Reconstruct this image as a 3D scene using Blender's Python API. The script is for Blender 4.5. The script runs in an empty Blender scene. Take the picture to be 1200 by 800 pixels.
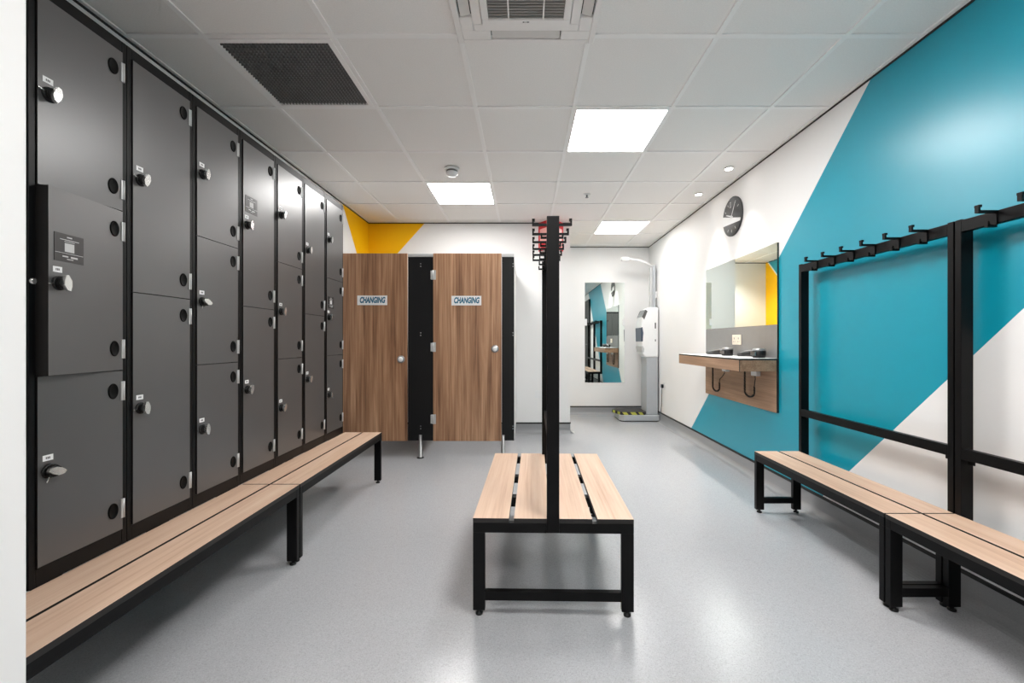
import bpy, bmesh, math, random
from mathutils import Vector, Matrix
random.seed(7)
SC = bpy.context.scene
COL = SC.collection
PI = math.pi

# ------------------------------------------------------------------ camera, world, exposure
F = 492.0                      # focal length in pixels at 1200 wide
cam_d = bpy.data.cameras.new('camera'); cam_d.sensor_width = 36.0
cam_d.lens = F / 1200 * 36; cam_d.shift_x = -15 / 1200; cam_d.clip_start = 0.02
cam = bpy.data.objects.new('camera', cam_d); COL.objects.link(cam)
cam.location = (0, 0, 1.10); cam.rotation_euler = (PI / 2, 0, 0)
SC.camera = cam
w = bpy.data.worlds.new('world'); SC.world = w; w.use_nodes = True
w.node_tree.nodes['Background'].inputs[0].default_value = (0.8, 0.85, 0.9, 1)
w.node_tree.nodes['Background'].inputs[1].default_value = 0.02
SC.view_settings.view_transform = 'Standard'; SC.view_settings.look = 'None'
SC.view_settings.gamma = 1.0; SC.view_settings.use_curve_mapping = False
SC.view_settings.exposure = 0.10
PANEL_STRENGTH = 28.0
DOWN_W = 60.0

# ------------------------------------------------------------------ materials
def s2l(c):
    return tuple(((x / 255) / 12.92 if x / 255 <= 0.04045 else ((x / 255 + 0.055) / 1.055) ** 2.4) for x in c)
def mat(name, rgb, rough=0.5, metal=0.0, spec=0.5, emit=None, noise=None, bump=None, alpha=1.0, trans=0.0, coat=0.0):
    m = bpy.data.materials.new(name); m.use_nodes = True
    nt = m.node_tree; b = nt.nodes['Principled BSDF']; c = (*s2l(rgb), 1)
    b.inputs['Base Color'].default_value = c; b.inputs['Roughness'].default_value = rough
    b.inputs['Metallic'].default_value = metal; b.inputs['Specular IOR Level'].default_value = spec
    b.inputs['Coat Weight'].default_value = coat
    b.inputs['Transmission Weight'].default_value = trans; b.inputs['Alpha'].default_value = alpha
    if emit:
        b.inputs['Emission Color'].default_value = (*emit[0], 1); b.inputs['Emission Strength'].default_value = emit[1]
    tc = nt.nodes.new('ShaderNodeTexCoord')
    if noise:                       # (scale, amount)
        n = nt.nodes.new('ShaderNodeTexNoise'); n.inputs['Scale'].default_value = noise[0]; n.inputs['Detail'].default_value = 4
        nt.links.new(tc.outputs['Object'], n.inputs['Vector'])
        r = nt.nodes.new('ShaderNodeMapRange'); r.inputs[1].default_value = 0.3; r.inputs[2].default_value = 0.7
        r.inputs[3].default_value = 1 - noise[1]; r.inputs[4].default_value = 1 + noise[1]
        nt.links.new(n.outputs['Fac'], r.inputs[0])
        mx = nt.nodes.new('ShaderNodeVectorMath'); mx.operation = 'SCALE'; mx.inputs[0].default_value = c[:3]
        nt.links.new(r.outputs[0], mx.inputs['Scale']); nt.links.new(mx.outputs[0], b.inputs['Base Color'])
    if bump:                        # (scale, strength, distance)
        n2 = nt.nodes.new('ShaderNodeTexNoise'); n2.inputs['Scale'].default_value = bump[0]; n2.inputs['Detail'].default_value = 3
        nt.links.new(tc.outputs['Object'], n2.inputs['Vector'])
        bp = nt.nodes.new('ShaderNodeBump'); bp.inputs['Strength'].default_value = bump[1]; bp.inputs['Distance'].default_value = bump[2]
        nt.links.new(n2.outputs['Fac'], bp.inputs['Height']); nt.links.new(bp.outputs[0], b.inputs['Normal'])
    return m
def wood(name, stops, along, across_scale, along_scale, rough=0.45, offset_random=True):
    """grain along one axis: 'x', 'y' or 'z' of the object"""
    m = bpy.data.materials.new(name); m.use_nodes = True
    nt = m.node_tree; b = nt.nodes['Principled BSDF']; L = nt.links
    tc = nt.nodes.new('ShaderNodeTexCoord'); mp = nt.nodes.new('ShaderNodeMapping')
    sc = [across_scale] * 3; sc['xyz'.index(along)] = along_scale
    mp.inputs['Scale'].default_value = sc
    L.new(tc.outputs['Object'], mp.inputs['Vector'])
    if offset_random:
        oi = nt.nodes.new('ShaderNodeObjectInfo'); ml = nt.nodes.new('ShaderNodeMath'); ml.operation = 'MULTIPLY'; ml.inputs[1].default_value = 37.0
        L.new(oi.outputs['Random'], ml.inputs[0])
        cb = nt.nodes.new('ShaderNodeCombineXYZ'); [L.new(ml.outputs[0], cb.inputs[i]) for i in range(3)]
        L.new(cb.outputs[0], mp.inputs['Location'])
    n = nt.nodes.new('ShaderNodeTexNoise'); n.inputs['Scale'].default_value = 1.0; n.inputs['Detail'].default_value = 5; n.inputs['Roughness'].default_value = 0.62; n.inputs['Distortion'].default_value = 0.35
    L.new(mp.outputs[0], n.inputs['Vector'])
    mp2 = nt.nodes.new('ShaderNodeMapping'); mp2.inputs['Scale'].default_value = [4.5 if s == across_scale else 1.6 for s in sc]
    L.new(mp.outputs[0], mp2.inputs['Vector'])
    n2 = nt.nodes.new('ShaderNodeTexNoise'); n2.inputs['Scale'].default_value = 1.0; n2.inputs['Detail'].default_value = 3
    L.new(mp2.outputs[0], n2.inputs['Vector'])
    mx = nt.nodes.new('ShaderNodeMix'); mx.inputs[0].default_value = 0.38
    L.new(n.outputs['Fac'], mx.inputs[2]); L.new(n2.outputs['Fac'], mx.inputs[3])
    cr = nt.nodes.new('ShaderNodeValToRGB'); e = cr.color_ramp.elements
    e[0].position = stops[0][0]; e[0].color = (*s2l(stops[0][1]), 1)
    e[1].position = stops[-1][0]; e[1].color = (*s2l(stops[-1][1]), 1)
    for p, c in stops[1:-1]:
        el = e.new(p); el.color = (*s2l(c), 1)
    L.new(mx.outputs[0], cr.inputs[0]); L.new(cr.outputs[0], b.inputs['Base Color'])
    b.inputs['Roughness'].default_value = rough
    bp = nt.nodes.new('ShaderNodeBump'); bp.inputs['Strength'].default_value = 0.08; bp.inputs['Distance'].default_value = 0.002
    L.new(mx.outputs[0], bp.inputs['Height']); L.new(bp.outputs[0], b.inputs['Normal'])
    return m
def floor_material():
    m = bpy.data.materials.new('grey_vinyl_floor'); m.use_nodes = True
    nt = m.node_tree; b = nt.nodes['Principled BSDF']; L = nt.links
    tc = nt.nodes.new('ShaderNodeTexCoord')
    v = nt.nodes.new('ShaderNodeTexVoronoi'); v.inputs['Scale'].default_value = 330
    L.new(tc.outputs['Object'], v.inputs['Vector'])
    cr = nt.nodes.new('ShaderNodeValToRGB'); cr.color_ramp.interpolation = 'CONSTANT'
    e = cr.color_ramp.elements
    e[0].position = 0; e[0].color = (*s2l((166, 167, 169)), 1)
    e[1].position = 0.12; e[1].color = (*s2l((177, 178, 181)), 1)
    x = e.new(0.55); x.color = (*s2l((181, 182, 185)), 1)
    x = e.new(0.88); x.color = (*s2l((187, 188, 191)), 1)
    sp = nt.nodes.new('ShaderNodeSeparateColor'); L.new(v.outputs['Color'], sp.inputs[0]); L.new(sp.outputs[0], cr.inputs[0])
    n = nt.nodes.new('ShaderNodeTexNoise'); n.inputs['Scale'].default_value = 1.3; n.inputs['Detail'].default_value = 5
    L.new(tc.outputs['Object'], n.inputs['Vector'])
    r = nt.nodes.new('ShaderNodeMapRange'); r.inputs[1].default_value = 0.3; r.inputs[2].default_value = 0.7; r.inputs[3].default_value = 0.215; r.inputs[4].default_value = 0.262
    L.new(n.outputs['Fac'], r.inputs[0]); L.new(r.outputs[0], b.inputs['Roughness'])
    L.new(cr.outputs[0], b.inputs['Base Color'])
    n3 = nt.nodes.new('ShaderNodeTexNoise'); n3.inputs['Scale'].default_value = 220; n3.inputs['Detail'].default_value = 2
    L.new(tc.outputs['Object'], n3.inputs['Vector'])
    bp = nt.nodes.new('ShaderNodeBump'); bp.inputs['Strength'].default_value = 0.05; bp.inputs['Distance'].default_value = 0.001
    L.new(n3.outputs['Fac'], bp.inputs['Height']); L.new(bp.outputs[0], b.inputs['Normal'])
    return m

M_FLOOR = floor_material()
M_WHITE = mat('white_wall_paint', (238, 237, 236), 0.55, noise=(2.0, 0.01), bump=(90, 0.05, 0.002))
M_TEAL = mat('teal_wall_paint', (0, 151, 174), 0.32, spec=0.65, bump=(90, 0.03, 0.001), noise=(3.0, 0.02))
M_YELLOW = mat('yellow_wall_paint', (255, 194, 0), 0.5, spec=0.3, bump=(90, 0.05, 0.002), noise=(3.0, 0.02))
M_TILE = mat('ceiling_tile', (245, 242, 239), 0.9, noise=(160, 0.03), bump=(220, 0.15, 0.002))
M_GRID = mat('ceiling_grid_white', (251, 249, 247), 0.5, noise=(5, 0.01))
M_GAP = mat('shadow_gap_dark', (38, 34, 33), 0.7, noise=(20, 0.05))
M_CAP = mat('black_capping_strip', (16, 16, 17), 0.5, noise=(20, 0.05))
M_SKIRT = mat('coved_vinyl_skirting', (152, 153, 155), 0.34, noise=(200, 0.06))
M_BLACK = mat('black_powder_coat', (7, 7, 8), 0.42, spec=0.18, noise=(300, 0.08), bump=(400, 0.05, 0.0005))
M_BLACKP = mat('black_plastic', (12, 12, 13), 0.42, spec=0.35, noise=(60, 0.05))
M_LOCKER = mat('dark_grey_laminate', (76, 75, 75), 0.31, spec=1.0, noise=(6.0, 0.02))
M_FRAME = mat('black_locker_frame', (7, 7, 8), 0.36, spec=0.22, noise=(40, 0.05))
M_CHROME = mat('chrome', (215, 215, 214), 0.22, metal=0.85)
M_STEEL = mat('brushed_steel', (150, 150, 151), 0.32, metal=1.0, noise=(80, 0.05))
M_TAG = mat('white_label', (238, 238, 238), 0.5, noise=(40, 0.01))
M_PRINT = mat('grey_print', (90, 90, 90), 0.6, noise=(40, 0.02))
M_PLATE = mat('dark_info_plate', (52, 50, 50), 0.4, noise=(40, 0.03))
M_INK = mat('light_print', (200, 200, 200), 0.6, noise=(40, 0.02))
M_OAK = wood('pale_oak_slat', [(0.28, (190, 152, 126)), (0.48, (213, 180, 155)), (0.72, (226, 200, 179))], 'y', 26, 1.3, 0.42)
M_OAKX = wood('oak_vanity', [(0.28, (120, 90, 68)), (0.5, (158, 124, 98)), (0.72, (186, 152, 124))], 'y', 22, 1.3, 0.45)
M_WALNUT = wood('walnut_door', [(0.33, (98, 64, 42)), (0.44, (146, 105, 76)), (0.54, (174, 132, 100)), (0.66, (204, 162, 128))], 'z', 17, 0.8, 0.45)
M_EDGE = mat('dark_compact_edge', (24, 21, 20), 0.5, noise=(60, 0.05))
M_PILASTER = mat('black_laminate', (17, 17, 18), 0.4, spec=0.3, noise=(30, 0.05))
M_PANELGREY = mat('pale_grey_laminate', (216, 216, 214), 0.4, noise=(10, 0.01))
M_ALU = mat('satin_aluminium', (196, 197, 197), 0.35, metal=0.35, noise=(50, 0.03))
M_MIRROR = mat('mirror_silver', (232, 240, 236), 0.0, metal=1.0)
M_MIREDGE = mat('mirror_edge', (40, 58, 58), 0.2, noise=(30, 0.03))
M_GREYLAM = mat('grey_glossy_laminate', (126, 126, 125), 0.22, noise=(20, 0.02))
M_SOCKET = mat('cream_socket', (226, 214, 196), 0.4, noise=(30, 0.02))
M_SOCKW = mat('white_plastic', (236, 236, 236), 0.35, noise=(30, 0.01))
M_DARKPL = mat('dark_clock_face', (58, 59, 60), 0.45, noise=(60, 0.06))
M_SCALEGREY = mat('scale_grey', (176, 180, 184), 0.4, noise=(30, 0.02))
M_RUBBER = mat('black_ribbed_rubber', (40, 37, 38), 0.6, noise=(100, 0.1))
M_HAZ = mat('hazard_yellow', (190, 190, 80), 0.5, noise=(30, 0.03))
M_TEALINK = mat('teal_ink', (30, 104, 134), 0.5, noise=(30, 0.02))
M_REDT = mat('red_acrylic', (214, 20, 34), 0.3, noise=(10, 0.03))
M_PINKT = mat('pale_pink_acrylic', (255, 190, 184), 0.3, noise=(10, 0.02))
M_GRILLE = mat('dark_grille', (118, 117, 116), 0.5, noise=(60, 0.04))
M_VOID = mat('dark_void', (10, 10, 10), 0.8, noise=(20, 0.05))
M_ACL = mat('cassette_flap_grey', (222, 218, 214), 0.5, noise=(30, 0.01))
M_ACGREY = mat('cassette_louvre_grey', (150, 147, 142), 0.6, noise=(30, 0.03))
M_AC = mat('cassette_white', (244, 240, 237), 0.4, noise=(30, 0.01))
M_LAMP = mat('lit_diffuser', (255, 255, 255), 0.5, emit=((1.0, 0.985, 0.965), PANEL_STRENGTH))
M_LAMPN = mat('lit_diffuser_added', (255, 255, 255), 0.5, emit=((1.0, 0.985, 0.965), PANEL_STRENGTH * 1.06))
M_LAMPF = mat('lit_diffuser_dim', (255, 255, 255), 0.5, emit=((1.0, 0.985, 0.965), PANEL_STRENGTH * 0.66))
M_DLAMP = mat('lit_downlight', (255, 255, 255), 0.5, emit=((1.0, 0.97, 0.94), 30.0))
M_BLUE = mat('dark_blue_panel', (60, 72, 92), 0.3, noise=(30, 0.03))
M_DOORBLK = mat('black_door_paint', (24, 24, 25), 0.4, noise=(20, 0.04))

# ------------------------------------------------------------------ mesh helpers
class MB:
    def __init__(s): s.v = []; s.f = []; s.mi = []; s.sm = []
    def poly(s, pts, mi=0):
        n = len(s.v); s.v += [tuple(p) for p in pts]; s.f.append(tuple(range(n, n + len(pts)))); s.mi.append(mi); s.sm.append(False)
    def box(s, a, b, mi=0, faces=None, M=None):
        """faces: dict face->material, keys -x +x -y +y -z +z"""
        x0, y0, z0 = [min(p, q) for p, q in zip(a, b)]; x1, y1, z1 = [max(p, q) for p, q in zip(a, b)]
        n = len(s.v)
        vs = [(x0,y0,z0),(x1,y0,z0),(x1,y1,z0),(x0,y1,z0),(x0,y0,z1),(x1,y0,z1),(x1,y1,z1),(x0,y1,z1)]
        if M is not None: vs = [tuple(M @ Vector(p)) for p in vs]
        s.v += vs
        for k, f in (('-z',(0,3,2,1)),('+z',(4,5,6,7)),('-y',(0,1,5,4)),('+y',(2,3,7,6)),('-x',(3,0,4,7)),('+x',(1,2,6,5))):
            s.f.append(tuple(n + i for i in f)); s.mi.append((faces or {}).get(k, mi)); s.sm.append(False)
    def prism(s, prof, p0, u, v, wv, mi=0, mi_caps=None):
        """extrude the 2-D profile (in axes u,v from p0) along vector wv"""
        u, v, wv, p0 = map(Vector, (u, v, wv, p0)); n = len(s.v); k = len(prof)
        s.v += [tuple(p0 + u * a + v * b) for a, b in prof] + [tuple(p0 + u * a + v * b + wv) for a, b in prof]
        for i in range(k):
            j = (i + 1) % k
            s.f.append((n + i, n + j, n + k + j, n + k + i)); s.mi.append(mi); s.sm.append(False)
        c = mi if mi_caps is None else mi_caps
        s.f.append(tuple(n + i for i in range(k - 1, -1, -1))); s.mi.append(c); s.sm.append(False)
        s.f.append(tuple(n + k + i for i in range(k))); s.mi.append(c); s.sm.append(False)
    def lathe(s, prof, origin, axis, seg=20, mi=0, sx=1.0, sy=1.0, up=None, mis=None):
        """prof: (radius, height) from bottom to top along axis; sx, sy squash the section"""
        ax = Vector(axis).normalized(); o = Vector(origin)
        ref = Vector(up) if up else (Vector((0,0,1)) if abs(ax.z) < 0.9 else Vector((0,1,0)))
        e1 = ref.cross(ax).normalized(); e2 = ax.cross(e1).normalized()
        rings = []
        for r, h in prof:
            n = len(s.v); rings.append(n)
            for i in range(seg):
                t = 2 * PI * i / seg
                s.v.append(tuple(o + ax * h + e1 * (r * sx * math.cos(t)) + e2 * (r * sy * math.sin(t))))
        for q in range(len(rings) - 1):
            for i in range(seg):
                j = (i + 1) % seg
                s.f.append((rings[q] + i, rings[q] + j, rings[q + 1] + j, rings[q + 1] + i)); s.mi.append(mis[q] if mis else mi); s.sm.append(True)
        s.f.append(tuple(rings[0] + i for i in range(seg - 1, -1, -1))); s.mi.append(mis[0] if mis else mi); s.sm.append(False)
        s.f.append(tuple(rings[-1] + i for i in range(seg))); s.mi.append(mis[-1] if mis else mi); s.sm.append(False)
    def tube(s, pts, r, seg=8, mi=0):
        pts = [Vector(p) for p in pts]; rr = r if isinstance(r, (list, tuple)) else [r] * len(pts)
        rings = []; e1 = None
        for k, p in enumerate(pts):
            t = (pts[min(k + 1, len(pts) - 1)] - pts[max(k - 1, 0)]).normalized()
            if e1 is None:
                ref = Vector((0, 0, 1)) if abs(t.z) < 0.9 else Vector((1, 0, 0)); e1 = ref.cross(t).normalized()
            else:
                e1 = (e1 - t * e1.dot(t)).normalized()
            e2 = t.cross(e1); n = len(s.v); rings.append(n)
            for i in range(seg):
                a = 2 * PI * i / seg; s.v.append(tuple(p + e1 * (rr[k] * math.cos(a)) + e2 * (rr[k] * math.sin(a))))
        for q in range(len(rings) - 1):
            for i in range(seg):
                j = (i + 1) % seg
                s.f.append((rings[q] + i, rings[q] + j, rings[q + 1] + j, rings[q + 1] + i)); s.mi.append(mi); s.sm.append(True)
        s.f.append(tuple(rings[0] + i for i in range(seg - 1, -1, -1))); s.mi.append(mi); s.sm.append(False)
        s.f.append(tuple(rings[-1] + i for i in range(seg))); s.mi.append(mi); s.sm.append(False)
    def text(s, body, size, M, mi=0, shear=0.0, sx=1.0, bold=0.0):
        cu = bpy.data.curves.new('t', 'FONT'); cu.body = body; cu.size = size; cu.shear = shear; cu.align_x = 'CENTER'; cu.align_y = 'CENTER'; cu.offset = bold
        ob = bpy.data.objects.new('t', cu); COL.objects.link(ob)
        dg = bpy.context.evaluated_depsgraph_get(); me = bpy.data.meshes.new_from_object(ob.evaluated_get(dg))
        n = len(s.v)
        s.v += [tuple(M @ Vector((p.co.x * sx, p.co.y, 0))) for p in me.vertices]
        for p in me.polygons:
            s.f.append(tuple(n + i for i in p.vertices)); s.mi.append(mi); s.sm.append(False)
        bpy.data.objects.remove(ob); bpy.data.curves.remove(cu); bpy.data.meshes.remove(me)
    def mesh(s, name, mats):
        me = bpy.data.meshes.new(name); me.from_pydata(s.v, [], s.f)
        for m in (mats if isinstance(mats, (list, tuple)) else [mats]): me.materials.append(m)
        me.polygons.foreach_set('material_index', s.mi); me.polygons.foreach_set('use_smooth', s.sm); me.update()
        bm = bmesh.new(); bm.from_mesh(me); bmesh.ops.recalc_face_normals(bm, faces=bm.faces); bm.to_mesh(me); bm.free()
        return me
    def build(s, name, mats, parent=None, loc=(0,0,0), rot=(0,0,0), bevel=0.0, kind=None):
        return put(name, s.mesh(name, mats), parent, loc, rot, bevel, kind)
def put(name, me, parent=None, loc=(0,0,0), rot=(0,0,0), bevel=0.0, kind=None):
    o = bpy.data.objects.new(name, me); COL.objects.link(o); o.location = loc; o.rotation_euler = rot
    if parent: o.parent = parent
    if bevel:
        b = o.modifiers.new('bevel', 'BEVEL'); b.width = bevel; b.segments = 2; b.limit_method = 'ANGLE'; b.angle_limit = math.radians(50)
    if kind: o['kind'] = kind
    return o
def thing(name, label, cat, loc=(0,0,0), rot=(0,0,0), group=None):
    o = bpy.data.objects.new(name, None); COL.objects.link(o); o.location = loc; o.rotation_euler = rot
    o.empty_display_size = 0.05
    o['label'] = label; o['category'] = cat
    if group: o['group'] = group
    return o
def tag(o, label, cat, group=None):
    o['label'] = label; o['category'] = cat
    if group: o['group'] = group
    return o
def clip(poly, a, b, c):
    """keep a*u + b*v >= c"""
    out = []
    for i in range(len(poly)):
        p, q = poly[i], poly[(i + 1) % len(poly)]
        dp = a * p[0] + b * p[1] - c; dq = a * q[0] + b * q[1] - c
        if dp >= 0: out.append(p)
        if (dp >= 0) != (dq >= 0):
            t = dp / (dp - dq); out.append((p[0] + (q[0] - p[0]) * t, p[1] + (q[1] - p[1]) * t))
    return out

# ------------------------------------------------------------------ room dimensions
CEIL = 2.5225
XL, XR = -1.872, 1.865
YB, YA, YREAR, YDEEP = 5.03, 6.307, -1.6, 7.6      # wall over cubicles, alcove wall, wall behind camera, recess end
XA = 0.542                                          # end of the wall over the cubicles
XREC = -0.66

def wall_x(name, x, side, regions, y0, y1, z1=CEIL + 0.03):
    """wall of constant x; the painted face looks towards -side; regions = [(poly in (y,z), material index)]"""
    m = MB()
    for poly, mi in regions:
        if len(poly) > 2: m.poly([(x, a, b) for a, b in poly], mi)
    m.box((x + side * 0.002, y0, 0), (x + side * 0.1, y1, z1), 0)
    return m.build(name, [M_WHITE, M_TEAL, M_YELLOW], kind='structure')
def wall_y(name, y, side, regions, x0, x1, z1=CEIL + 0.03):
    m = MB()
    for poly, mi in regions:
        if len(poly) > 2: m.poly([(a, y, b) for a, b in poly], mi)
    m.box((x0, y + side * 0.002, 0), (x1, y + side * 0.1, z1), 0)
    return m.build(name, [M_WHITE, M_TEAL, M_YELLOW], kind='structure')
def rect(a0, a1, b0=0.0, b1=CEIL + 0.03): return [(a0, b0), (a1, b0), (a1, b1), (a0, b1)]

# floor
fm = MB(); fm.box((XL - 0.1, YREAR - 0.1, -0.1), (XR + 0.1, YDEEP + 0.1, 0)); fm.build('floor', M_FLOOR, kind='structure')

# right wall: a 45 degree teal band between two white fields
R = rect(YREAR, YA)
C1 = 2.5225 + 0.977 * 2.2545      # z + .977 y = C1  (upper edge of the band, towards the back)
C2 = 1.1 + 1.03 * 1.690           # z + 1.03 y = C2  (lower edge, towards the camera)
wall_x('wall_right', XR, 1, [(clip(R, 0.977, 1, C1), 0),
                             (clip(clip(R, -0.977, -1, -C1), 1.03, 1, C2), 1),
                             (clip(R, -1.03, -1, -C2), 0)], YREAR, YA + 0.1)
# left wall: yellow corner beyond the lockers
Lr = rect(YREAR, YB)
CY = 2.49 + 1.195 * 4.334
wall_x('wall_left', XL, -1, [(clip(Lr, 1.195, 1, CY), 2), (clip(Lr, -1.195, -1, -CY), 0)], YREAR, YB + 0.1)
# wall over the cubicles
Br = rect(XL, XA)
CB = 2.52 + 1.11 * 1.196          # z - 1.11 x = CB
wall_y('wall_back_left', YB, 1, [(clip(Br, -1.11, 1, CB), 2), (clip(Br, 1.11, -1, -CB), 0)], XL, XA)
# alcove back wall and the recess behind the cubicle wall
wall_y('wall_back_right', YA, 1, [(rect(XA, XR), 0)], XA, XR)
wall_y('wall_recess_back', YDEEP, 1, [(rect(XREC, XA + 0.1), 0)], XREC, XA + 0.1)
Rr = rect(YB + 0.1, YDEEP)
cT = 2.2455 - 7.272               # z - y = cT
rr = clip(Rr, -1, 1, cT + 0.035)
wall_x('wall_recess_left', XREC, -1, [(rr, 1), (clip(clip(Rr, 1, -1, -(cT + 0.035)), -1, 1, cT), 0), (clip(Rr, 1, -1, -cT), 2)], YB + 0.1, YDEEP)
m = MB(); m.box((XA, YA + 0.1, 0), (XA + 0.1, YDEEP, CEIL + 0.03)); m.build('wall_recess_right', M_WHITE, kind='structure')
wall_y('wall_rear', YREAR, -1, [(rect(-0.948, XR), 0)], -0.948, XR)
m = MB(); m.box((XL, YREAR, 0), (-0.948, 0.80, CEIL)); m.build('wall_front_left', [M_WHITE], kind='structure', bevel=0.004)

# skirting: coved vinyl with a black capping strip
COVE = [(0.0, 0.0), (0.0, 0.117), (0.004, 0.117), (0.004, 0.055)] + [(0.054 - 0.05 * math.cos(t), 0.051 - 0.05 * math.sin(t)) for t in [PI / 2 * i / 6 for i in range(1, 7)]] + [(0.058, 0.0)]
def skirting(side, p0, n, run):
    m = MB(); m.prism(COVE, p0, n, (0, 0, 1), run, 0)
    o = m.build('baseboard_' + side, [M_SKIRT], kind='structure')
    for p in o.data.polygons: p.use_smooth = False
    m = MB(); m.prism([(0, 0.116), (0.008, 0.116), (0.008, 0.130), (0, 0.132)], p0, n, (0, 0, 1), run, 0)
    m.build('cap_strip', [M_CAP], o)
skirting('right', (XR, YREAR, 0), (-1, 0, 0), (0, YA - YREAR, 0))
skirting('back_right', (XA, YA, 0), (0, -1, 0), (XR - XA, 0, 0))
skirting('back_left', (XL, YB, 0), (0, -1, 0), (XA - XL, 0, 0))
skirting('left', (XL, 0.8, 0), (1, 0, 0), (0, YB - 0.8, 0))
skirting('alcove_end', (XA, YB, 0), (1, 0, 0), (0, 0.1, 0))
skirting('front_left', (-0.948, YREAR, 0), (1, 0, 0), (0, 0.8 - YREAR, 0))

# dark strips under the ceiling, the shade of the gap put in as colour
def gap(n, a, b):
    m = MB(); m.box(a, b); m.build('gap_shade_%d' % n, [M_GAP], kind='structure')
g0, g1 = CEIL - 0.011, CEIL
gap(1, (XR - 0.003, YREAR, g0), (XR, YA, g1)); gap(2, (XL, 0.8, g0), (XL + 0.003, YB, g1))
gap(3, (XL, YB - 0.003, g0), (XA, YB, g1)); gap(4, (XA, YA - 0.003, g0), (XR, YA, g1))
gap(5, (XREC, YDEEP - 0.003, g0), (XA, YDEEP, g1)); gap(6, (XREC, YB + 0.1, g0), (XREC + 0.003, YDEEP, g1))
# black door in the right wall beside the camera (seen in the end mirror)
m = MB(); m.box((XR - 0.05, -0.34, 0), (XR, -0.26, 2.3)); m.box((XR - 0.05, 0.62, 0), (XR, 0.70, 2.3)); m.box((XR - 0.05, -0.34, 2.22), (XR, 0.70, 2.3))
d1 = m.build('door_1', [M_DOORBLK], kind='structure', bevel=0.003)
m = MB(); m.box((XR - 0.035, -0.255, 0.005), (XR - 0.002, 0.615, 2.215)); m.build('door_leaf', [M_DOORBLK], d1, bevel=0.003)
m = MB(); m.tube([(XR - 0.035, 0.52, 1.02), (XR - 0.08, 0.52, 1.02), (XR - 0.085, 0.50, 1.02), (XR - 0.085, 0.40, 1.02)], 0.009, 10); m.build('door_handle', [M_STEEL], d1)

m = MB(); m.box((0.22, YREAR, 0), (0.28, YREAR + 0.04, 2.1)); m.box((1.22, YREAR, 0), (1.28, YREAR + 0.04, 2.1)); m.box((0.22, YREAR, 2.04), (1.28, YREAR + 0.04, 2.1))
d2 = m.build('door_2', [M_DOORBLK], kind='structure', bevel=0.003)
for xa, xb in ((0.283, 0.748), (0.752, 1.217)):
    m = MB(); m.box((xa, YREAR + 0.002, 0.005), (xb, YREAR + 0.03, 2.037)); m.build('door_leaf', [M_LOCKER], d2, bevel=0.002)
m = MB(); m.tube([(0.80, YREAR + 0.03, 0.9), (0.80, YREAR + 0.07, 0.92), (0.80, YREAR + 0.07, 1.18), (0.80, YREAR + 0.03, 1.2)], 0.009, 10); m.build('door_handle', [M_STEEL], d2)

# ------------------------------------------------------------------ ceiling: slab, grid, tiles
m = MB(); m.box((XL - 0.1, YREAR - 0.1, CEIL + 0.06), (XR + 0.1, YDEEP + 0.1, CEIL + 0.12)); ceiling = m.build('ceiling', [M_TILE], kind='structure')
xs = [XL, -1.5, -0.9, -0.3, 0.3, 0.9, 1.5, XR]
ys = [YREAR] + [1.96 + 0.6 * k for k in range(-5, 10)] + [YDEEP]
g = MB()
for x in xs[1:-1]:
    y1 = YB if x < XREC else (YDEEP if x < XA else YA)
    g.box((x - 0.012, YREAR, CEIL), (x + 0.012, y1, CEIL + 0.035))
for y in ys[1:-1]:
    x0 = -0.948 if y < 0.8 else (XL if y < YB else XREC); x1 = XR if y < YA else XA
    g.box((x0, y - 0.012, CEIL + 0.0004), (x1, y + 0.012, CEIL + 0.034))
g.box((XL, 0.8, CEIL), (XL + 0.022, YB, CEIL + 0.03)); g.box((XR - 0.022, YREAR, CEIL), (XR, YA, CEIL + 0.03))
g.box((XL, YB - 0.022, CEIL), (XA, YB, CEIL + 0.0298)); g.box((XA, YA - 0.022, CEIL), (XR, YA, CEIL + 0.0298))
g.build('ceiling_grid', [M_GRID], ceiling)
LIGHTS = [(0.6, 2.86), (-0.6, 4.06), (1.2, 5.26)]
ADDED_LIGHTS = [(0.6, 1.06), (0.0, -0.74)]  # unseen panels, added to brighten the near end of the room
SPECIAL = {(round(a, 2), round(b, 2)) for a, b in LIGHTS + ADDED_LIGHTS} | {(-1.2, 2.26), (0.0, 1.66)}
tile_cache = {}
for i in range(len(xs) - 1):
    for j in range(len(ys) - 1):
        x0, x1, y0, y1 = xs[i], xs[i + 1], ys[j], ys[j + 1]
        cx, cy = (x0 + x1) / 2, (y0 + y1) / 2
        if (round(cx, 2), round(cy, 2)) in SPECIAL: continue
        if y0 < 0.6 and x1 < -0.9 + 0.01: continue
        if y0 > YB + 0.1 and x1 < XREC: continue
        if y0 > YA and x0 > XA: continue
        key = (round(x1 - x0, 3), round(y1 - y0, 3))
        if key not in tile_cache:
            t = MB(); hx, hy = key[0] / 2 - 0.011, key[1] / 2 - 0.011
            t.box((-hx, -hy, 0), (hx, hy, 0.018)); tile_cache[key] = t.mesh('tile', [M_TILE])
        put('tile', tile_cache[key], ceiling, (cx, cy, CEIL + 0.007))

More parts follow.
